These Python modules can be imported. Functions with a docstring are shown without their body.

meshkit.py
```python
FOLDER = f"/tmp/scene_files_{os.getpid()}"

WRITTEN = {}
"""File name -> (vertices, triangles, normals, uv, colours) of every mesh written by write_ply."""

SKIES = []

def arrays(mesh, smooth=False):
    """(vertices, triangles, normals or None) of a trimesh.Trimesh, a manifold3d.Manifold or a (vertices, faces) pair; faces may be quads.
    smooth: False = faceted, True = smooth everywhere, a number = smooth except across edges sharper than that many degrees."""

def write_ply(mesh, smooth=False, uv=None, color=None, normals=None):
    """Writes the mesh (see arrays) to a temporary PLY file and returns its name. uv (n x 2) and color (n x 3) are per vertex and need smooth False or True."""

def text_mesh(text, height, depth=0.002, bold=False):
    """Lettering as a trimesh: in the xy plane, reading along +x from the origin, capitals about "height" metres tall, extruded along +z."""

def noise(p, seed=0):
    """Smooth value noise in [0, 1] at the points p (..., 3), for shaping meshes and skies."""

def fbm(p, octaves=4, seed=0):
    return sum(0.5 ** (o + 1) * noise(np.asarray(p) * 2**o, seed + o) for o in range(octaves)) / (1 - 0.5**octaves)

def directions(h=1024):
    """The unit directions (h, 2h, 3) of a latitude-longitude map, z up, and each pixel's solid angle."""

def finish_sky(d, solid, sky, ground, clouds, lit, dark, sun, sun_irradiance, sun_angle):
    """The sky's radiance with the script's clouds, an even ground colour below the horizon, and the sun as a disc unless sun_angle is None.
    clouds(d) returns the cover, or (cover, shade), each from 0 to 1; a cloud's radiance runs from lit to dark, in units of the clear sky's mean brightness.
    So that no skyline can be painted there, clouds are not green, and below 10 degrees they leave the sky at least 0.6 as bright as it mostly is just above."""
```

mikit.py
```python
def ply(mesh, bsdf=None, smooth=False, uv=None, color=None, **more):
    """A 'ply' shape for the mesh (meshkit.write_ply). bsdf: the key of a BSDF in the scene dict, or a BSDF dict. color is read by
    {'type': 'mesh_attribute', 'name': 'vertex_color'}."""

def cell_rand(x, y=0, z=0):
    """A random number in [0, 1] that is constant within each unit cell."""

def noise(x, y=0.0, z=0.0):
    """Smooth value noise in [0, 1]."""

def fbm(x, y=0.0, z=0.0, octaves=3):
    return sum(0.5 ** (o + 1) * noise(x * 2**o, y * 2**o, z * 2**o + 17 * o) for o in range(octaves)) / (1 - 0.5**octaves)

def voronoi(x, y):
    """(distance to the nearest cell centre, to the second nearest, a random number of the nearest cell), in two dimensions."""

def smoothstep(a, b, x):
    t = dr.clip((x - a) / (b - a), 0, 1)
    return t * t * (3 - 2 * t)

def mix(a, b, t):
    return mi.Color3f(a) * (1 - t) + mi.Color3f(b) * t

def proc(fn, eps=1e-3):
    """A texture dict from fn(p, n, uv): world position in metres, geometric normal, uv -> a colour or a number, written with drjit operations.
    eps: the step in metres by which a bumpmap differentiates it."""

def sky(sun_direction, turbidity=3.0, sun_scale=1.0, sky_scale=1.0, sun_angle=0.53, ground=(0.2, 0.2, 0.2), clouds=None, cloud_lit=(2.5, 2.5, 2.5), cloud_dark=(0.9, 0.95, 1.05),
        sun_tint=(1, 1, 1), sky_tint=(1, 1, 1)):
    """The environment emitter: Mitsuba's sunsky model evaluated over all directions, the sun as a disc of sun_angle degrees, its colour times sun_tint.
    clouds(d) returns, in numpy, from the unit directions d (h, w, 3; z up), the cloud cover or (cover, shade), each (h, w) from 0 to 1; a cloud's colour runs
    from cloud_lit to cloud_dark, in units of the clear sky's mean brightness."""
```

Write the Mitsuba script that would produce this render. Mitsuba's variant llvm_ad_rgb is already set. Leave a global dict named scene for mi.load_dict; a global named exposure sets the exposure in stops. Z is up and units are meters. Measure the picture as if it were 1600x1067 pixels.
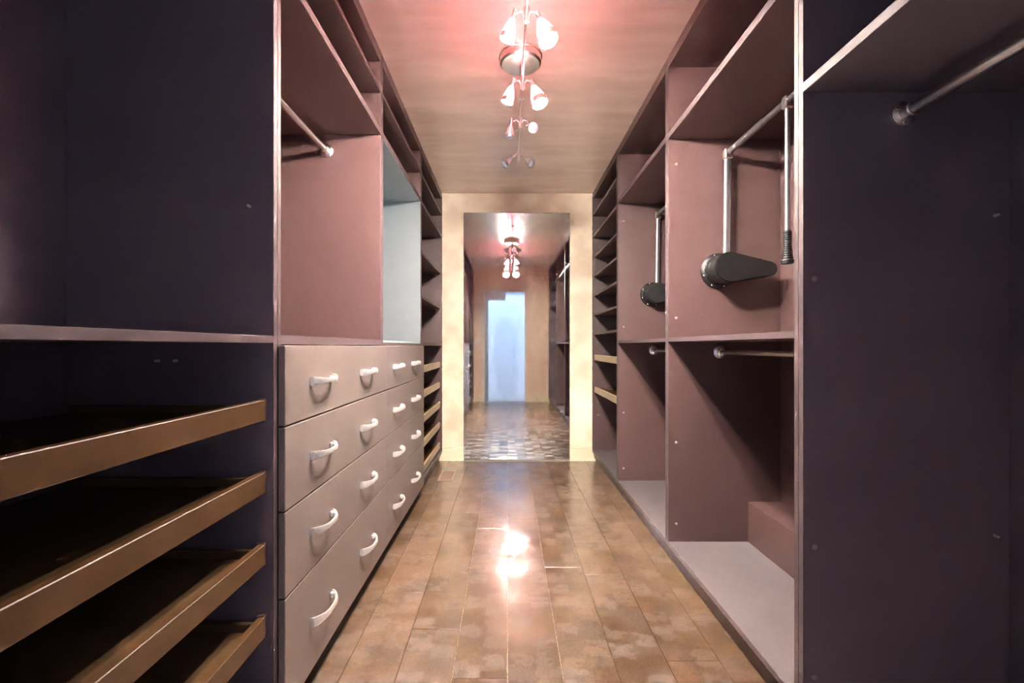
import math
import numpy as np
import trimesh
import drjit as dr
import mitsuba as mi
import manifold3d as m3
import mikit
from mikit import proc, fbm, noise, cell_rand, smoothstep, mix

T = mi.ScalarTransform4f
scene, labels = {}, {}

# ------------------------------------------------------------------ camera, exposure
F, CAMZ = 711.0, 1.044                     # focal length in pixels of a 1600 px wide frame, lens height
exposure = 6.9
scene['camera'] = {
    'type': 'perspective', 'fov': math.degrees(2 * math.atan(800 / F)), 'fov_axis': 'x',
    'near_clip': 0.01, 'far_clip': 100.0,
    'principal_point_offset_x': 7 / 1600, 'principal_point_offset_y': -7.5 / 1067,
    'to_world': T().look_at(origin=[0, 0, CAMZ], target=[0, 1, CAMZ], up=[0, 0, 1]),
}
# lamps: radiances used by the builders further down
LENS_AIMED = [33, 30, 27]
SHELL_AIMED = [.17, .065, .070]
LENS_WHITE = [25, 23, 20.5]
LENS_SOFT = [44, 33, 30]
SHELL_WHITE = [.66, 0.25, 0.28]
SHELL_PINK = [1.15, 0.21, 0.30]
LED_COOL = [.22, .27, .28]
HALL_COOL = [.125, .195, .340]  # added hall panel, stands in for daylight through the door

# ------------------------------------------------------------------ sizes
D = 4.158                                  # the end wall
YB = -0.05                                 # the wall with the door
CEIL = 2.44
XL, XLB = -0.596, -1.126                   # left closet: front, back
XR, XRB = 0.772, 1.312                     # right closet: front, back

# ------------------------------------------------------------------ materials
def rgb(*c):
    return {'type': 'rgb', 'value': list(c)}

def mat(name, d):
    scene[name] = {'type': 'twosided', 'bsdf': d}
    return name

def melamine(c):
    def fn(p, n, uv):
        v = noise(p.x * 420, p.y * 420, p.z * 420)
        w = fbm(p.x * 3 + 7, p.y * 3, p.z * 3)
        return mi.Color3f(*c) * (0.88 + 0.16 * v + 0.16 * (w - 0.5))
    return proc(fn)

MEL = mat('mat_melamine', {'type': 'roughplastic', 'alpha': 0.24, 'int_ior': 1.45, 'nonlinear': True, 'diffuse_reflectance': melamine((.158, .093, .090))})
MEL_COOL_LIT = mat('mat_melamine_cool_lit', {'type': 'roughplastic', 'alpha': 0.24, 'int_ior': 1.45, 'nonlinear': True, 'diffuse_reflectance': melamine((.208, .166, .186))})  # same melamine with the cool door light painted into its colour
DECK_SHEEN = mat('mat_bottom_shelf_sheen', {'type': 'roughplastic', 'alpha': 0.2, 'int_ior': 1.5, 'diffuse_reflectance': melamine((.112, .095, .097))})  # melamine greyed: the sheen on the bottom shelves is put into the colour
EDGE = mat('mat_edge_band', {'type': 'roughplastic', 'alpha': 0.35, 'int_ior': 1.35, 'diffuse_reflectance': rgb(.098, .070, .074)})
FRONT = mat('mat_drawer_front', {'type': 'roughplastic', 'alpha': 0.20, 'int_ior': 1.5, 'nonlinear': True, 'diffuse_reflectance': melamine((.285, .232, .212))})
TOE = mat('mat_toe_kick', {'type': 'roughplastic', 'alpha': 0.2, 'diffuse_reflectance': rgb(.022, .009, .009)})
TRAYF = mat('mat_tray_floor', {'type': 'roughplastic', 'alpha': 0.25, 'diffuse_reflectance': rgb(.075, .044, .022)})
TRAYP = mat('mat_tray_pale', {'type': 'roughplastic', 'alpha': 0.22, 'diffuse_reflectance': melamine((.42, .32, .19))})
TRAY = mat('mat_tray', {'type': 'roughplastic', 'alpha': 0.22, 'diffuse_reflectance': melamine((.066, .034, .015))})
GREY = mat('mat_grey_lining', {'type': 'roughplastic', 'alpha': 0.22, 'diffuse_reflectance': rgb(.18, .21, .222)})
CHROME = mat('mat_chrome', {'type': 'roughconductor', 'material': 'Ag', 'alpha': 0.20, 'specular_reflectance': rgb(1, 1, 1)})
NICKEL = mat('mat_nickel', {'type': 'principled', 'base_color': rgb(.80, .77, .73), 'metallic': 1.0, 'roughness': 0.26})
HANDLE = mat('mat_handle', {'type': 'principled', 'base_color': rgb(.85, .84, .82), 'metallic': 0.75, 'roughness': 0.22})
ALU = mat('mat_aluminium', {'type': 'principled', 'base_color': rgb(.36, .345, .36), 'metallic': 0.9, 'roughness': 0.32})
BLACK = mat('mat_black_plastic', {'type': 'roughplastic', 'alpha': 0.25, 'int_ior': 1.4, 'diffuse_reflectance': rgb(.010, .010, .011)})
RUBBER = mat('mat_rubber', {'type': 'roughplastic', 'alpha': 0.35, 'diffuse_reflectance': rgb(.014, .014, .015)})
PIN = mat('mat_pin', {'type': 'principled', 'base_color': rgb(.80, .74, .66), 'metallic': 0.6, 'roughness': 0.3})
CAP = mat('mat_cap', {'type': 'roughplastic', 'alpha': 0.2, 'diffuse_reflectance': rgb(.30, .22, .21)})
WHITE = mat('mat_white', {'type': 'roughplastic', 'alpha': 0.2, 'diffuse_reflectance': rgb(.75, .75, .74)})
GLASSLENS = mat('mat_lens', {'type': 'roughplastic', 'alpha': 0.1, 'diffuse_reflectance': rgb(.62, .66, .76)})
SILVER_REFLECTOR = mat('mat_reflector', {'type': 'principled', 'base_color': rgb(.84, .78, .76), 'metallic': 0.7, 'roughness': 0.25})
MIRROR = mat('mat_mirror', {'type': 'conductor', 'material': 'none', 'specular_reflectance': rgb(.70, .715, .715)})
MIRROR_EDGE = mat('mat_mirror_edge', {'type': 'roughplastic', 'alpha': 0.15, 'diffuse_reflectance': rgb(.16, .15, .12)})
STEEL_BLUE = mat('mat_door_steel', {'type': 'principled', 'base_color': rgb(.30, .37, .42), 'metallic': 0.4, 'roughness': 0.4})
mat('mat_glass_edge', {'type': 'roughplastic', 'alpha': 0.1, 'diffuse_reflectance': rgb(.30, .47, .45)})
scene['mat_glass_top'] = {'type': 'dielectric', 'int_ior': 1.5, 'ext_ior': 1.0, 'specular_transmittance': rgb(.80, .97, .93)}

def plaster(lo, hi, sx, sy, sz, seed):
    def fn(p, n, uv):
        a = fbm(p.x * sx + seed, p.y * sy, p.z * sz, 4)
        b = fbm(p.x * sx * .35 + 9, p.y * sy * .35 + seed, p.z * sz * .35, 3)
        t = smoothstep(.25, .75, a) * .6 + smoothstep(.3, .7, b) * .4
        return mix(lo, hi, t)
    return proc(fn)

CEILM = mat('mat_ceiling', {'type': 'principled', 'base_color': plaster((.48, .375, .30), (.61, .50, .41), 3.0, 16.0, 3.0, 3), 'roughness': 0.33, 'specular': 0.6})
WALLM = mat('mat_wall', {'type': 'principled', 'base_color': plaster((.60, .47, .33), (.88, .79, .61), 6.0, 6.0, 5.0, 11), 'roughness': 0.36, 'specular': 0.5})
BACKM = mat('mat_back_wall', {'type': 'principled', 'base_color': plaster((.60, .42, .32), (.74, .56, .43), 6.0, 6.0, 4.0, 31), 'roughness': 0.4, 'specular': 0.4})
BASEM = mat('mat_baseboard', {'type': 'roughplastic', 'alpha': 0.25, 'diffuse_reflectance': rgb(.74, .64, .45)})
SHELLM = mat('mat_shell', {'type': 'diffuse', 'reflectance': rgb(.3, .27, .25)})
GROUT = mat('mat_joint', {'type': 'diffuse', 'reflectance': rgb(.34, .26, .18)})
VENTM = mat('mat_register', {'type': 'roughplastic', 'alpha': 0.25, 'diffuse_reflectance': rgb(.16, .10, .07)})
VENTF = mat('mat_register_frame', {'type': 'roughplastic', 'alpha': 0.25, 'diffuse_reflectance': rgb(.30, .21, .16)})

TW = 0.176                                 # floor plank width
def patch(p):
    """embossed hide pattern of the floor planks: 0 smooth, 1 ribbed"""
    i = dr.floor(p.x / (TW / 2))
    j = dr.floor(p.y / .095 + 7 * cell_rand(i, 3, 1))
    r = cell_rand(i, j, 5)
    fx, fy = p.x / (TW / 2) - i, p.y / .095 + 7 * cell_rand(i, 3, 1) - j
    oval = 1 - smoothstep(.7, 1.0, dr.power(dr.abs((fx - .5) * 2.0), 4) + dr.power(dr.abs((fy - .5) * 2.0), 3) + 3.4 * (fbm(p.x * 26, p.y * 44, 3.0) - .42))
    return oval * smoothstep(.38, .45, r)

def floor_colour(p, n, uv):
    plank = cell_rand(dr.floor(p.x / TW), dr.floor(p.y / 1.18 + cell_rand(dr.floor(p.x / TW), 8, 2)), 4)
    a = fbm(p.x * 9, p.y * 6, 1.0, 4)
    b = smoothstep(.52, .78, fbm(p.x * 13 + 5, p.y * 16, 4.0, 4))
    fine = noise(p.x * 260, p.y * 160)
    c = mix((.046, .025, .013), (.082, .046, .026), smoothstep(.2, .8, a * .75 + plank * .25))
    c = mix(c, mi.Color3f(.040, .026, .017), b * .6)
    ribs = .5 + .5 * dr.sin(p.x * 1450 + 9 * noise(p.x * 16, p.y * 26))
    c = mix(c, mi.Color3f(.20, .155, .12), patch(p) * ribs * .17)
    return c * (.86 + .28 * fine)

def floor_rough(p, n, uv):
    band = smoothstep(.45, .6, cell_rand(dr.floor(p.x / (TW / 2)), dr.floor(p.y / .055), 6))
    return .15 + .07 * fbm(p.x * 14, p.y * 30, 2.0) + .07 * patch(p) + .10 * band

def floor_height(p, n, uv):
    ribs = dr.sin(p.x * 1450 + 9 * noise(p.x * 16, p.y * 26))
    return .00010 * ribs * patch(p) + .0024 * fbm(p.x * 7, p.y * 16, 0, 2) + .00008 * noise(p.x * 500, p.y * 300)

FLOORM = mat('mat_floor', {'type': 'bumpmap', 'arbitrary': proc(floor_height, eps=6e-4), 'scale': 1.0,
                           'bsdf': {'type': 'principled', 'base_color': proc(floor_colour), 'roughness': proc(floor_rough), 'eta': 2.9}})

def frost(p, n, uv):
    """frosted glass with an etched cloud of pale dots"""
    cx = dr.square((p.x + .02 - .07 * (1.4 - p.z) * .3) / .24) + dr.square((p.z - .80) / .82)
    inside = 1 - smoothstep(.75, 1.05, cx + .25 * (fbm(p.x * 9, p.z * 9) - .5))
    d1, d2, _ = mikit.voronoi(p.x * 30, p.z * 30)
    dots = smoothstep(.16, .30, d1)
    c = mix((.76, .82, .84), (.86, .90, .92), fbm(p.x * 3, p.z * 2))
    return mix(c, mi.Color3f(.46, .53, .56), inside * dots * .4)
scene['mat_frost'] = {'type': 'principledthin', 'base_color': proc(frost), 'roughness': 0.35, 'diff_trans': 1.1, 'spec_trans': 0.0, 'eta': 1.4}

# ------------------------------------------------------------------ mesh helpers
def cbox(x0, x1, y0, y1, z0, z1, c=0.0012):
    """a box with chamfered edges"""
    x0, x1 = min(x0, x1), max(x0, x1); y0, y1 = min(y0, y1), max(y0, y1); z0, z1 = min(z0, z1), max(z0, z1)
    c = min(c, .3 * min(x1 - x0, y1 - y0, z1 - z0))
    if c <= 0:
        return trimesh.creation.box(bounds=[[x0, y0, z0], [x1, y1, z1]])
    pts = []
    for X, sx in ((x0, 1), (x1, -1)):
        for Y, sy in ((y0, 1), (y1, -1)):
            for Z, sz in ((z0, 1), (z1, -1)):
                pts += [(X, Y + sy * c, Z + sz * c), (X + sx * c, Y, Z + sz * c), (X + sx * c, Y + sy * c, Z)]
    return trimesh.convex.convex_hull(np.array(pts))

def cat(*ms):
    return trimesh.util.concatenate([m for m in ms])

def tube(a, b, r, n=20, r2=None):
    """capped cylinder or cone from a to b"""
    a, b = np.array(a, float), np.array(b, float)
    z = (b - a) / np.linalg.norm(b - a)
    x = np.cross(z, [0, 0, 1] if abs(z[2]) < .9 else [1, 0, 0]); x /= np.linalg.norm(x)
    y = np.cross(z, x)
    t = np.arange(n) * 2 * np.pi / n
    ring = np.cos(t)[:, None] * x + np.sin(t)[:, None] * y
    r2 = r if r2 is None else r2
    v = np.vstack([a + ring * r, b + ring * r2, [a], [b]])
    i = np.arange(n); j = (i + 1) % n
    f = np.vstack([np.stack([i, j, j + n], 1), np.stack([i, j + n, i + n], 1), np.stack([j, i, i * 0 + 2 * n], 1), np.stack([i + n, j + n, i * 0 + 2 * n + 1], 1)])
    return trimesh.Trimesh(v, f, process=False)

def lathe(profile, a, axis, n=32):
    """surface of revolution: profile of (radius, distance along axis)"""
    a, z = np.array(a, float), np.array(axis, float); z /= np.linalg.norm(z)
    x = np.cross(z, [0, 0, 1] if abs(z[2]) < .9 else [1, 0, 0]); x /= np.linalg.norm(x)
    y = np.cross(z, x)
    t = np.arange(n) * 2 * np.pi / n
    ring = np.cos(t)[:, None] * x + np.sin(t)[:, None] * y
    v = np.vstack([a + ring * r + z * h for r, h in profile])
    i = np.arange(n); j = (i + 1) % n
    f = []
    for k in range(len(profile) - 1):
        o, q = k * n, (k + 1) * n
        f += [np.stack([o + i, o + j, q + j], 1), np.stack([o + i, q + j, q + i], 1)]
    return trimesh.Trimesh(v, np.vstack(f), process=False)

def sweep(path, r, n=12):
    """round tube along a polyline"""
    path = np.array(path, float)
    tan = np.gradient(path, axis=0); tan /= np.linalg.norm(tan, axis=1)[:, None]
    ref = np.array([.123, .456, .88])
    t = np.arange(n) * 2 * np.pi / n
    vs = []
    for p, z in zip(path, tan):
        x = np.cross(z, ref); x /= np.linalg.norm(x); y = np.cross(z, x)
        vs.append(p + r * (np.cos(t)[:, None] * x + np.sin(t)[:, None] * y))
    m = len(path); i = np.arange(n); j = (i + 1) % n; f = []
    for k in range(m - 1):
        o, q = k * n, (k + 1) * n
        f += [np.stack([o + i, o + j, q + j], 1), np.stack([o + i, q + j, q + i], 1)]
    v = np.vstack(vs + [path[:1], path[-1:]])
    f += [np.stack([j, i, i * 0 + m * n], 1), np.stack([(m - 1) * n + i, (m - 1) * n + j, i * 0 + m * n + 1], 1)]
    return trimesh.Trimesh(v, np.vstack(f), process=False)

def taken(key):
    return key in scene or key in labels or any(k.startswith(key + '__') for k in scene)

def number(key):
    if not taken(key):
        return key
    k = 1
    while taken(f'{key}_{k:03d}'):
        k += 1
    return f'{key}_{k:03d}'

def thing(name, label, category, group=None):
    key = number(name)
    labels[key] = {'label': label, 'category': category}
    if group:
        labels[key]['group'] = group
    return key

def put(name, mesh, m, parent=None, smooth=False, label=None, **more):
    key = number(f'{parent}__{name}' if parent else name)
    scene[key] = mikit.ply(mesh, m, smooth=smooth, **more)
    if label:
        labels[key] = {'label': label}
    return key

def struct(name, mesh, m, label=None, smooth=False):
    scene[name] = mikit.ply(mesh, m, smooth=smooth)
    labels[name] = {'kind': 'structure'}
    if label:
        labels[name]['label'] = label
    return name

# ------------------------------------------------------------------ room shell
struct('floor', cbox(-1.25, 1.45, YB - .2, D + .1, -.12, -.006, 0), GROUT, 'brown hide-patterned plank floor with pale joints')
struct('ceiling', cbox(-1.25, 1.45, YB - .2, D + .1, CEIL, CEIL + .12, 0), CEILM, 'polished pink-beige plaster ceiling')
struct('wall_end', cbox(-1.25, 1.45, D, D + .1, -.12, CEIL, 0), WALLM, 'cream plaster wall behind the tall mirror')
struct('wall_left', cbox(-1.25, XLB - .012, YB - .2, D + .1, -.12, CEIL, 0), SHELLM)
struct('wall_right', cbox(XRB + .012, 1.45, YB - .2, D + .1, -.12, CEIL, 0), SHELLM)
DX0, DX1, DTOP = -.417, .352, 2.02         # the door opening
struct('wall_back', cat(cbox(-1.25, DX0, YB - .12, YB, -.12, CEIL, 0), cbox(DX1, 1.45, YB - .12, YB, -.12, CEIL, 0), cbox(DX0, DX1, YB - .12, YB, DTOP, CEIL, 0)), BACKM,
       'salmon plaster wall around the frosted door, seen in the mirror')
for nm, x0, x1, y0, y1 in (('baseboard_end', XL, XR + .03, D - .014, D), ('baseboard_back_left', XL, DX0 - .012, YB, YB + .014), ('baseboard_back_right', DX1 + .012, XR, YB, YB + .014)):
    s = 1 if 'back' in nm else -1
    prof = cat(cbox(x0, x1, y0, y1, 0, .115), cbox(x0, x1, (y0 if s > 0 else y0 + .005), (y1 - .005 if s > 0 else y1), .115, .135), cbox(x0, x1, y0 - (0 if s > 0 else .008), y1 + (.008 if s > 0 else 0), 0, .018))
    struct(nm, prof, BASEM)

# floor planks: every plank its own part, staggered end joints, 1.6 mm open joints
SETBACK = {0: .72, -1: .30, 1: 1.02, -2: .55, 2: .95, 3: .38, -3: .80, -4: .12, 4: .60}
for i in range(-4, 5):
    y = YB + .001 - 1.18 + SETBACK[i]
    while y < D:
        y0, y1 = max(y, YB + .001), min(y + 1.18, D - .001)
        if y1 - y0 > .03:
            put('plank', cbox(i * TW + .0008, (i + 1) * TW - .0008, y0 + .0008, y1 - .0008, -.006, 0, .0007), FLOORM, 'floor')
        y += 1.18

# hall behind the door with an added light panel standing in for daylight
struct('wall_hall', cat(cbox(-1.0, 1.0, -1.75, -1.65, -.12, 2.6, 0), cbox(-1.1, -1.0, -1.75, YB - .12, -.12, 2.6, 0), cbox(1.0, 1.1, -1.75, YB - .12, -.12, 2.6, 0),
                      cbox(-1.1, 1.1, -1.75, YB - .2, 2.5, 2.6, 0), cbox(-1.1, 1.1, -1.75, YB - .2, -.12, -.006, 0)), WHITE)
hl = thing('hall_daylight_panel', 'flat cool panel added unseen in the hall to stand in for daylight behind the frosted door', 'ceiling light')
put('frame', cat(cbox(-.43, .43, -1.23, -1.20, 2.47, 2.5), cbox(-.43, .43, -.50, -.47, 2.47, 2.5), cbox(-.43, -.40, -1.20, -.50, 2.47, 2.5), cbox(.40, .43, -1.20, -.50, 2.47, 2.5)), WHITE, hl)
dm = trimesh.Trimesh([[-.4, -1.2, 2.48], [.4, -1.2, 2.48], [.4, -.5, 2.48], [-.4, -.5, 2.48]], [[0, 2, 1], [0, 3, 2]], process=False)
put('diffuser', dm, WHITE, hl, emitter={'type': 'area', 'radiance': rgb(*HALL_COOL)})

# door: pale jambs, frosted pane, steel edge stile, patch fitting, pull handle
yd = YB - .055
struct('trim_1', cat(cbox(DX0 - .012, DX0 + .014, YB - .12, YB + .008, 0, DTOP + .006), cbox(DX1 - .014, DX1 + .012, YB - .12, YB + .008, 0, DTOP + .006), cbox(DX0 - .012, DX1 + .012, YB - .12, YB + .008, DTOP - .012, DTOP + .014)), WHITE)
pane = trimesh.Trimesh([[DX0 + .085, yd, .012], [DX1 - .016, yd, .012], [DX1 - .016, yd, DTOP - .014], [DX0 + .085, yd, DTOP - .014]], [[0, 1, 2], [0, 2, 3]], process=False)
struct('door_1', pane, 'mat_frost', 'frosted glass door with an etched cloud of dots, seen in the mirror')
put('stile', cbox(DX0 + .016, DX0 + .085, yd - .02, yd + .012, .012, DTOP - .014), STEEL_BLUE, 'door_1')
put('patch_fitting', cbox(DX0 + .04, DX0 + .40, yd - .02, yd + .016, DTOP - .15, DTOP - .016, .003), STEEL_BLUE, 'door_1')
put('pull_handle', cat(tube((DX0 + .055, yd + .045, .85), (DX0 + .055, yd + .045, 1.2), .009), tube((DX0 + .055, yd, .9), (DX0 + .055, yd + .045, .9), .007), tube((DX0 + .055, yd, 1.15), (DX0 + .055, yd + .045, 1.15), .007)), CHROME, 'door_1', smooth=40)

# light switch beside the door
t = thing('light_switch', 'small white light switch on the salmon wall beside the frosted door', 'light switch')
put('plate', cbox(-.572, -.505, YB, YB + .006, 1.03, 1.145, .002), WHITE, t)
put('rocker', cbox(-.556, -.521, YB + .006, YB + .010, 1.055, 1.12, .002), WHITE, t)

# ------------------------------------------------------------------ tall mirror on the end wall
def tilt(m, c):
    m.apply_translation(-np.array(c))
    m.apply_transform(trimesh.transformations.rotation_matrix(.0026, [0, 0, 1]))
    m.apply_transform(trimesh.transformations.rotation_matrix(.0032, [1, 0, 0]))
    m.apply_translation(c)
    return m
mx0, mx1, mz0, mz1, my = -.398, .566, .012, 2.256, D - .028
mc = ((mx0 + mx1) / 2, my, (mz0 + mz1) / 2)
t = thing('wall_mirror', 'tall frameless mirror standing against the cream end wall', 'mirror')
put('backing', tilt(cbox(mx0, mx1, my + .001, my + .012, mz0, mz1), mc), MIRROR_EDGE, t)
put('mirror_glass', tilt(trimesh.Trimesh([[mx0 + .004, my, mz0 + .003], [mx1 - .004, my, mz0 + .003], [mx1 - .004, my, mz1 - .004], [mx0 + .004, my, mz1 - .004]], [[0, 1, 2], [0, 2, 3]], process=False), mc), MIRROR, t)
put('bottom_channel', cbox(mx0, mx1, my - .006, my + .014, 0, .012), MIRROR_EDGE, t)

# ------------------------------------------------------------------ closet units
TH = .018
class Unit:
    """one closet unit: side +1 = right of the aisle, -1 = left"""
    def __init__(self, name, label, side, y0, y1, category='closet unit', group=None, m=None):
        MEL = self.m = m or globals()['MEL']
        self.key = thing(name, label, category, group)
        self.s, self.y0, self.y1 = side, y0 + .0006, y1 - .0006
        self.f, self.b = (XR, XRB) if side > 0 else (XL, XLB)
        for y in (self.y0, self.y1 - TH):
            put('side_panel', self.panel(y, y + TH, .086, 2.412, self.f + side * .0015, self.b), MEL, self.key)
            put('edge_band', self.panel(y + .0003, y + TH - .0003, .086, 2.412, self.f, self.f + side * .0015, 0), EDGE, self.key)
        put('back_panel', self.panel(self.y0, self.y1, .086, 2.412, self.b, self.b + side * .008), MEL, self.key)
        put('top_panel', self.panel(self.a, self.z, 2.385, 2.412, self.f + side * .002, self.b), MEL, self.key)
        put('fascia', self.panel(self.y0, self.y1, 2.412, CEIL - .0005, self.f + side * .004, self.f + side * .022), MEL, self.key)
        tk = self.f + side * (.030 if side > 0 else .034)
        put('toe_kick', self.panel(self.y0, self.y1, 0.0, .086, tk, tk + side * .016), TOE, self.key)
    @property
    def a(self): return self.y0 + TH
    @property
    def z(self): return self.y1 - TH
    def panel(self, y0, y1, z0, z1, xa, xb, c=.0012):
        return cbox(xa, xb, y0, y1, z0, z1, c)
    def shelf(self, z0, z1, inset=0.0, m=None, name='shelf', depth=None):
        s = self.s
        xb = self.b if depth is None else self.f + s * depth
        k = put(name, self.panel(self.a, self.z, z0, z1, self.f + s * (inset + .0015), xb), m or self.m, self.key)
        put('edge_band', self.panel(self.a, self.z, z0 + .0003, z1 - .0003, self.f + s * inset, self.f + s * (inset + .0015), 0), EDGE, k)
        return k
    def pins(self, zs, xs=(.05, .40), far=True):
        for z in zs:
            for x in xs:
                X = self.f + self.s * x
                y = self.z if far else self.a
                d = -1 if far else 1
                put('shelf_pin', tube((X, y, z), (X, y + d * .010, z), .0042, 10, .0034), PIN, self.key, smooth=40)
    def caps(self, zs, x):
        for z in zs:
            X = self.f + self.s * x
            put('screw_cap', lathe([(.0075, 0), (.0072, .0015), (.004, .003), (.0001, .0032)], (X, self.z, z), (0, -1, 0), 16), CAP, self.key, smooth=50)
    def tray(self, ztop, h=.052, slide=False, m=TRAY, m2=TRAYF):
        s = self.s
        f = self.f + s * .014
        a, z = self.a + .006, self.z - .014
        k = put('pull_out_tray', self.panel(a + .012, z - .012, ztop - h + .006, ztop - h + .020, f + s * .018, self.b - s * .03), m2, self.key)
        put('front_rail', self.panel(a, z, ztop - h, ztop, f, f + s * .018, .0016), m, k)
        put('end_cap', self.panel(z, z + .012, ztop - h - .004, ztop + .002, f + s * .002, f + s * .024), MEL, k)
        for y in (a, z - .012):
            put('side_rail', self.panel(y, y + .012, ztop - h, ztop - .012, f + s * .018, self.b - s * .03), m2, k)
        put('slide', self.panel(z - .03, z + .012, ztop - h - .012, ztop - h - .004, f + s * .07, f + s * .42), ALU if slide else TOE, k)
    def bottom(self):
        return self.shelf(.086, .105, name='bottom_shelf', m=DECK_SHEEN if self.m == MEL else None)

def bow_handle(s, x, y, z):
    """cast bow handle: feet on the drawer, flared ends, slim middle"""
    n, L = 25, .162
    rows = []
    for t in np.linspace(0, 1, n):
        u = (t - .5) * L
        e = abs(2 * t - 1)
        out = .006 + .029 * (1 - e ** 3.0)
        hw = .0072 + .0085 * e ** 2.2 * (1 - .3 * max(0, e - .8) / .2)
        th = .0042 + .002 * e
        sec = [(out + th, hw * .5), (out + th * .6, hw), (out - th * .6, hw), (out - th, hw * .5), (out - th, -hw * .5), (out - th * .6, -hw), (out + th * .6, -hw), (out + th, -hw * .5)]
        rows.append([(x - s * o, y + u, z + w) for o, w in sec])
    v = np.array(rows).reshape(-1, 3); f = []
    for k in range(n - 1):
        for q in range(8):
            a, b = k * 8 + q, k * 8 + (q + 1) % 8
            f += [(a, b, b + 8), (a, b + 8, a + 8)]
    for q in range(1, 7):
        f += [(0, q + 1, q), ((n - 1) * 8, (n - 1) * 8 + q, (n - 1) * 8 + q + 1)]
    m = trimesh.Trimesh(v, f, process=False)
    if m.volume < 0:
        m.invert()
    feet = [cbox(x, x - s * .010, y + e * (L / 2 - .008) - .008, y + e * (L / 2 - .008) + .008, z - .008, z + .008, .002) for e in (-1, 1)]
    return cat(m, *feet)

ROWS = [(.8365, 1.0465), (.6145, .8325), (.3885, .6105), (.088, .3845)]
def drawers(u, ys):
    s = u.s
    for z0, z1 in ROWS:
        k = put('drawer', u.panel(u.y0 + .0012, u.y1 - .0012, z0, z1, u.f - s * .019, u.f - s * .001, .0018), FRONT, u.key)
        put('box', u.panel(u.a + .012, u.z - .012, z0 + .02, z1 - .05, u.f + s * .004, u.b - s * .04), MEL, k)
        for y in ys:
            put('handle', bow_handle(s, u.f - s * .019, y, (z0 + z1) / 2), HANDLE, k, smooth=45)

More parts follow.
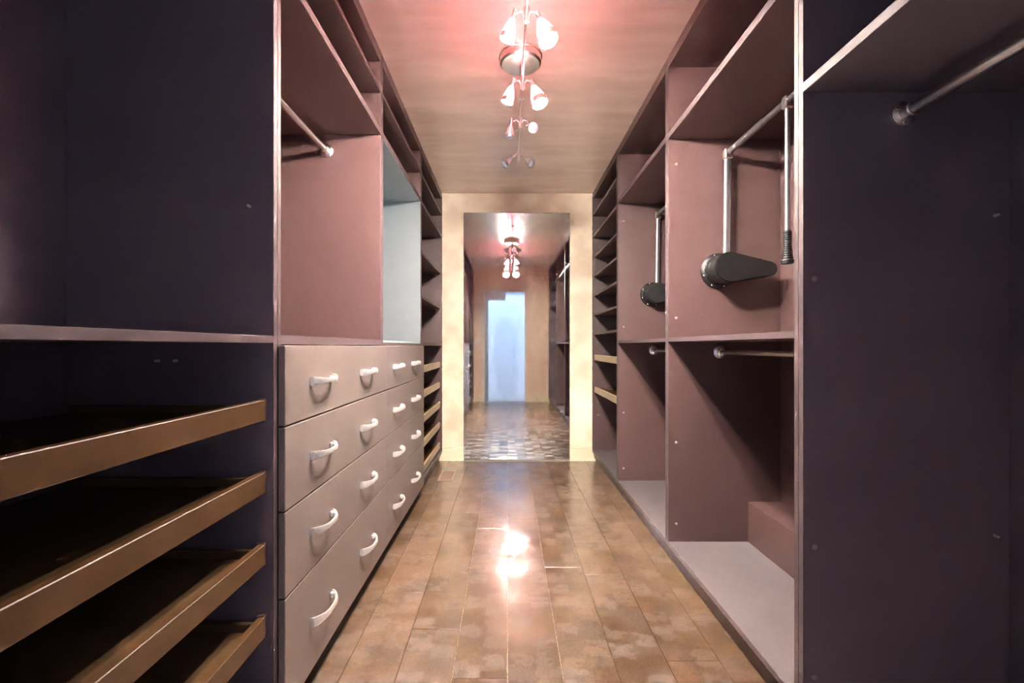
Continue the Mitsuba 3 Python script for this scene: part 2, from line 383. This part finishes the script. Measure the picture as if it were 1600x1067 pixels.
# the drawer fronts stand proud of the carcass, so the drawer carcasses sit back by their thickness
def rod(side, y0, y1, x, z, label, r=.0125):
    t = thing('closet_rod', label, 'closet rod', 'closet rods')
    put('tube', tube((x, y0 + .012, z), (x, y1 - .012, z), r, 24), CHROME, t, smooth=40)
    for y, d in ((y0, 1), (y1, -1)):
        put('flange', cat(lathe([(.0001, 0), (.031, 0), (.031, .003), (.024, .006), (.018, .008), (.018, .030), (.0145, .032)], (x, y, z), (0, d, 0), 28),
                          *[tube((x + .024 * math.cos(q), y + d * .004, z + .024 * math.sin(q)), (x + .024 * math.cos(q), y + d * .0075, z + .024 * math.sin(q)), .0035, 8) for q in (.5, 2.6, 4.7)]), CHROME, t, smooth=35)
    return t

# ---- left row, from the door to the mirror
YL = [-.045, 1.178, 2.160, 3.142, 4.150]
u = Unit('closet_unit', 'closet unit with cool door light painted into its finish and four bronze pull-out trays, at the left nearest the camera', -1, YL[0], YL[1], group='closet units', m=MEL_COOL_LIT)
u.shelf(2.040, 2.068); u.shelf(2.235, 2.255)
u.shelf(1.0525, 1.0705, name='counter')
u.bottom()
for i, z in enumerate((.909, .727, .546, .363, .178)):
    u.tray(z, slide=(i == 0))
u.pins([1.007], xs=(.247, .293)); u.pins([.62], xs=(.247, .293)); u.pins([1.40], xs=(.06,))

u = Unit('drawer_unit', 'taupe closet unit with four wide drawers under an open hanging bay, left of the aisle', -1, YL[1], YL[2], 'drawer unit', 'drawer units')
u.shelf(2.040, 2.068); u.shelf(2.235, 2.255); u.shelf(1.049, 1.074, name='counter')
u.bottom()
drawers(u, (1.41, 1.86))
rod(-1, u.a, u.z, -.850, 1.962, 'chrome closet rod in the open bay above the wide drawers on the left')

u = Unit('drawer_unit', 'taupe closet unit with four drawers under a bright grey glass-topped display bay', -1, YL[2], YL[3], 'drawer unit', 'drawer units')
u.shelf(2.040, 2.068); u.shelf(2.235, 2.255); u.shelf(1.047, 1.0622, name='counter', m=GREY)
u.bottom()
drawers(u, (2.37, 2.81))
put('lining', cat(cbox(u.f - .002, u.b + .009, u.z - .003, u.z, 1.062, 2.040, 0), cbox(u.b + .0085, u.b + .0115, u.a, u.z - .003, 1.062, 2.040, 0), cbox(u.f - .002, u.b + .0115, u.a, u.z - .003, 2.037, 2.040, 0)), GREY, u.key, label='bright grey lining panels')
put('glass_top', cbox(u.f - .002, u.b + .013, u.a + .001, u.z - .004, 1.0625, 1.0725, .0006), 'mat_glass_top', u.key, label='clear glass counter with teal edge')
put('glass_edge', cbox(u.f - .005, u.f - .002, u.a + .001, u.z - .004, 1.0625, 1.0725, .0006), 'mat_glass_edge', u.key, label='polished teal glass edge')
k = put('led_channel', cat(cbox(u.b + .0115, u.b + .0235, u.a + .05, u.z - .20, 1.885, 1.890), cbox(u.b + .0115, u.b + .0235, u.a + .05, u.z - .20, 1.915, 1.920), cbox(u.b + .0115, u.b + .014, u.a + .05, u.z - .20, 1.890, 1.915)), ALU, u.key)
xq = u.b + .021
q = trimesh.Trimesh([[xq, u.a + .05, 1.8905], [xq, u.z - .20, 1.8905], [xq, u.z - .20, 1.9145], [xq, u.a + .05, 1.9145]], [[0, 1, 2], [0, 2, 3]], process=False)
put('diffuser', q, WHITE, k, emitter={'type': 'area', 'radiance': rgb(*LED_COOL)})

u = Unit('shelf_unit', 'taupe closet unit with pale-edged shelves over five pull-out trays, left of the mirror', -1, YL[3], YL[4], 'shelf unit', 'shelf units')
u.shelf(2.030, 2.056); u.shelf(2.230, 2.250); u.shelf(1.049, 1.074, name='counter')
u.shelf(1.700, 1.718, .012); u.shelf(1.384, 1.402, .012)
u.bottom()
for z in (.905, .722, .540, .358, .174):
    u.tray(z, m=TRAYP, m2=TRAY)
u.pins([1.692, 1.376], xs=(.05, .40))

# ---- right row, from the door to the mirror
YR = [-.045, 1.207, 2.207, 3.200, 4.150]
u = Unit('closet_unit', 'tall closet unit for long hanging with cool door light painted into its finish, at the right nearest the camera', 1, YR[0], YR[1], group='closet units', m=MEL_COOL_LIT)
u.shelf(2.040, 2.066); u.shelf(1.708, 1.732); u.bottom()
u.pins([1.385, .55], xs=(.50,)); u.caps((1.22, .52, .18), .03)
rod(1, u.a, u.z, 1.033, 1.650, 'chrome closet rod under the single shelf at the right nearest the camera', .0135)

for i, lab in ((1, 'taupe closet unit with a step box on its floor, right of the aisle'), (2, 'taupe closet unit between the right shelf unit and the unit with the step box')):
    u = Unit('closet_unit', lab, 1, YR[i], YR[i + 1], group='closet units')
    u.shelf(2.040, 2.068); u.shelf(1.066, 1.085, name='middle_shelf'); u.bottom()
    u.caps((1.92, 1.18, .58, .19), .04)
    rod(1, u.a, u.z, 1.021, 1.016, 'chrome closet rod below the middle shelf ' + ('over the step box' if i == 1 else 'of the bay next to the right shelf unit'), .0115)
    if i == 1:
        put('step_box', cat(cbox(1.156, 1.172, u.a, u.z, .105, .296), cbox(1.1565, u.b, u.a, u.z, .279, .297)), MEL, u.key, label='low boxed-in ledge along the back of the floor')

u = Unit('shelf_unit', 'taupe closet unit with seven close shelves and two pull-out trays, right of the mirror', 1, YR[3], YR[4], 'shelf unit', 'shelf units')
for z in (2.243, 2.046):
    u.shelf(z - .022, z)
for z in (1.863, 1.690, 1.514, 1.338, 1.165):
    u.shelf(z - .017, z, .014)
u.bottom()
u.tray(.969, m=TRAYP, m2=TRAY); u.tray(.680, m=TRAYP, m2=TRAY)
u.pins([z - .025 for z in (1.863, 1.690, 1.514, 1.338, 1.165)], xs=(.06, .42)); u.caps((.90, .42), .05)

# ------------------------------------------------------------------ wardrobe lifts
def tear(cx, cz, y0, y1, r0, r1, L, drop=0.0, n=40):
    a = m3.Manifold.cylinder(abs(y1 - y0), r0, r0, n).rotate((90, 0, 0)).translate((cx, max(y0, y1), cz))
    b = m3.Manifold.cylinder(abs(y1 - y0), r1, r1, n).rotate((90, 0, 0)).translate((cx + L, max(y0, y1), cz - drop))
    m = m3.Manifold.batch_hull([a, b])
    me = m.to_mesh()
    return trimesh.Trimesh(me.vert_properties[:, :3], me.tri_verts, process=False)

def lift(ya, yb, label):
    t = thing('wardrobe_lift', label, 'wardrobe lift', 'wardrobe lifts')
    cx, cz = 1.012, 1.405
    zt = 1.955
    ends = []
    for y, d in ((yb, -1), (ya, 1)):
        m = cat(lathe([(.0001, 0), (.084, 0), (.085, .006), (.080, .013), (.072, .018), (.069, .030), (.0001, .030)], (cx, y, cz), (0, d, 0), 40),
                lathe([(.064, .028), (.067, .036), (.064, .044), (.067, .052), (.066, .060), (.0001, .060)], (cx, y, cz), (0, d, 0), 40))
        k = put('housing', m, BLACK, t, smooth=35)
        put('cover', cat(tear(cx, cz, y + d * .058, y + d * .118, .069, .033, .183, .008), tear(cx, cz, y + d * .118, y + d * .124, .065, .029, .183, .008)), BLACK, k, smooth=35)
        for j in range(8):
            q = j * math.pi / 4 + .3
            p = (cx + .077 * math.cos(q), y + d * .012, cz + .077 * math.sin(q))
            put('screw', lathe([(.0045, 0), (.0042, .003), (.0001, .0045)], p, (0, d, 0), 10), CHROME, k, smooth=40)
        xa, yr = 1.030, y + d * .045
        ends.append((xa + .004, yr))
        # flattened oval tube for the arm
        arm = trimesh.creation.cylinder(1.0, 1.0, sections=20)
        arm.apply_scale([.0165, .011, zt - cz - .02])
        arm.apply_translation([0, 0, (zt + cz) / 2 + .01])
        sh = np.array(arm.vertices); sh[:, 0] += xa + .008 * (sh[:, 2] - cz) / (zt - cz); sh[:, 1] += yr; arm.vertices = sh
        put('arm', arm, ALU, t, smooth=40)
        put('elbow', cat(cbox(xa - .012, xa + .028, yr - .016, yr + .016, zt - .030, zt + .018, .005)), NICKEL, t)
    (xa, y0), (xb, y1) = ends[1], ends[0]
    ym = (ya + yb) / 2 - .02
    put('crossbar', tube((xa + .004, y0, zt), (xa + .004, y1, zt), .0115, 20), ALU, t, smooth=40)
    for e, g in ((ym + .16, y1 - .02), (ym - .16, y0 + .02)):
        put('sleeve', tube((xa + .004, e, zt), (xa + .004, g, zt), .0145, 20), ALU, t, smooth=40)
    put('joint', cat(cbox(xa - .012, xa + .020, ym - .014, ym + .014, zt - .030, zt + .016, .004)), NICKEL, t)
    k = put('pull_rod', tube((xa + .004, ym, zt - .028), (xa + .004, ym, 1.46), .0095, 16), ALU, t, smooth=40)
    prof = [(.0001, 0), (.012, 0)]
    for j in range(12):
        z = .003 + j * .0085
        w = .0125 + .0055 * max(0, (j - 6) / 6.)
        prof += [(w, z), (w + .0018, z + .002), (w + .0018, z + .005), (w, z + .007)]
    prof += [(.019, .106), (.022, .111), (.020, .122), (.0001, .125)]
    put('grip', lathe(prof, (xa + .004, ym, 1.472), (0, 0, -1), 20), RUBBER, k, smooth=30)
lift(YR[1] + .019, YR[2] - .019, 'pull-down wardrobe lift with black housings and silver arms in the bay over the step box')
lift(YR[2] + .019, YR[3] - .019, 'pull-down wardrobe lift in the right bay next to the shelf unit, farther from the camera')

# ------------------------------------------------------------------ floor register
t = thing('floor_register', 'flush brown floor register in front of the left shelf unit near the mirror', 'floor vent')
x0, x1, y0, y1 = -.545, -.425, 3.53, 3.81
put('frame', cat(cbox(x0, x1, y0, y0 + .014, 0, .004), cbox(x0, x1, y1 - .014, y1, 0, .004), cbox(x0, x0 + .014, y0 + .014, y1 - .014, 0, .004), cbox(x1 - .014, x1, y0 + .014, y1 - .014, 0, .004)), VENTF, t)
n = 14
for j in range(n):
    y = y0 + .018 + (y1 - y0 - .036) * (j + .5) / n
    put('slat', cbox(x0 + .014, x1 - .014, y - .0068, y + .0068, 0, .003, .001), VENTM, t)

# ------------------------------------------------------------------ monorail spot lights
RX, RZ = .068, 2.245
t = thing('rail_light', 'nickel monorail light with paired spotlights along the middle of the ceiling', 'ceiling light')
cy = 2.19
put('canopy', lathe([(.0001, .046), (.060, .046), (.090, .043), (.0985, .036), (.1005, .024), (.1005, .010), (.104, .008), (.104, 0)], (RX - .005, cy, CEIL), (0, 0, -1), 56), NICKEL, t, smooth=30)
put('stem', cat(tube((RX, cy, CEIL - .044), (RX, cy, RZ), .008, 16), tube((RX, cy, RZ + .014), (RX, cy, RZ - .012), .012, 16)), NICKEL, t, smooth=40)
put('rail', cat(tube((RX, 1.12, RZ), (RX, 2.95, RZ), .0048, 12), tube((RX, 1.12, RZ - .012), (RX, 2.95, RZ - .012), .0036, 12)), NICKEL, t, smooth=40)
for y in (1.15, 2.92):
    put('standoff', cat(tube((RX, y, CEIL), (RX, y, RZ), .0045, 12), tube((RX, y, CEIL), (RX, y, CEIL - .012), .018, 16)), NICKEL, t, smooth=40)

def head(y, sx, aim, lit, pink, strong=False, k=1.0):
    """one spotlight: fork on the rail, socket, glass reflector and lens"""
    aim = np.array(aim, float); aim /= np.linalg.norm(aim)
    piv = np.array([RX + sx * (.052 + .02 * (k > 1.5)), y, RZ - .040])
    base = piv - aim * .010
    hk = put('lamp_head', cat(tube((RX, y, RZ + .012), (RX, y, RZ - .040), .011, 16), tube(base - aim * .030, base, .0085, 14), tube(base - aim * .034, base - aim * .030, .0105, 14)), NICKEL, t, smooth=40)
    path = [np.array([RX, y, RZ - .026]), np.array([RX + sx * .018, y - .006, RZ - .006]), np.array([RX + sx * .038, y - .004, RZ - .012]), piv - aim * .022]
    put('arm', sweep(path, .0032, 8), NICKEL, hk, smooth=50)
    em = {}
    if lit:
        em = {'emitter': {'type': 'area', 'radiance': rgb(*(SHELL_AIMED if strong else SHELL_PINK if pink else SHELL_WHITE))}}
    hood = .026 if strong else .018 if lit else .008
    sc = lambda pr: [(q * k, h * k) for q, h in pr]
    shell = lathe(sc([(.0085, 0), (.012, .007), (.0195, .027), (.0245, .044), (.0265, .056)]), base, aim, 24)
    put('reflector', shell, SILVER_REFLECTOR, hk, smooth=True, **em)
    put('rim', lathe(sc([(.0265, .053), (.0285, .054), (.0285, .054 + hood), (.0270, .054 + hood), (.0262, .056)]), base, aim, 24), NICKEL, hk, smooth=30)
    em = {}
    if lit:
        em = {'emitter': {'type': 'area', 'radiance': rgb(*(LENS_AIMED if strong else LENS_SOFT if pink else LENS_WHITE))}}
    lens = lathe(sc([(.0258, .058), (.020, .0605), (.010, .0618), (.0002, .0622)]), base, aim, 20)
    put('lens', lens, GLASSLENS, hk, smooth=True, **em)

for i, y in enumerate((1.22, 1.63, 2.05, 2.41, 2.83)):
    lit = i < 3
    head(y, -1, (-.02, .80, -.75) if i == 0 else (-.30, .12, -1) if i < 3 else ((-.12, .15, -1) if i == 3 else (-.8, -.3, -.75)), lit, True, i == 0, 1.75 if i == 0 else 1.0)
    head(y, 1, (.04, .80, -.75) if i == 0 else (.32, -.22, -1) if i < 3 else ((.30, -.95, -.55) if i == 3 else (.7, -.5, -.75)), lit, False, i == 0, 1.75 if i == 0 else 1.3 if lit else 1.0)
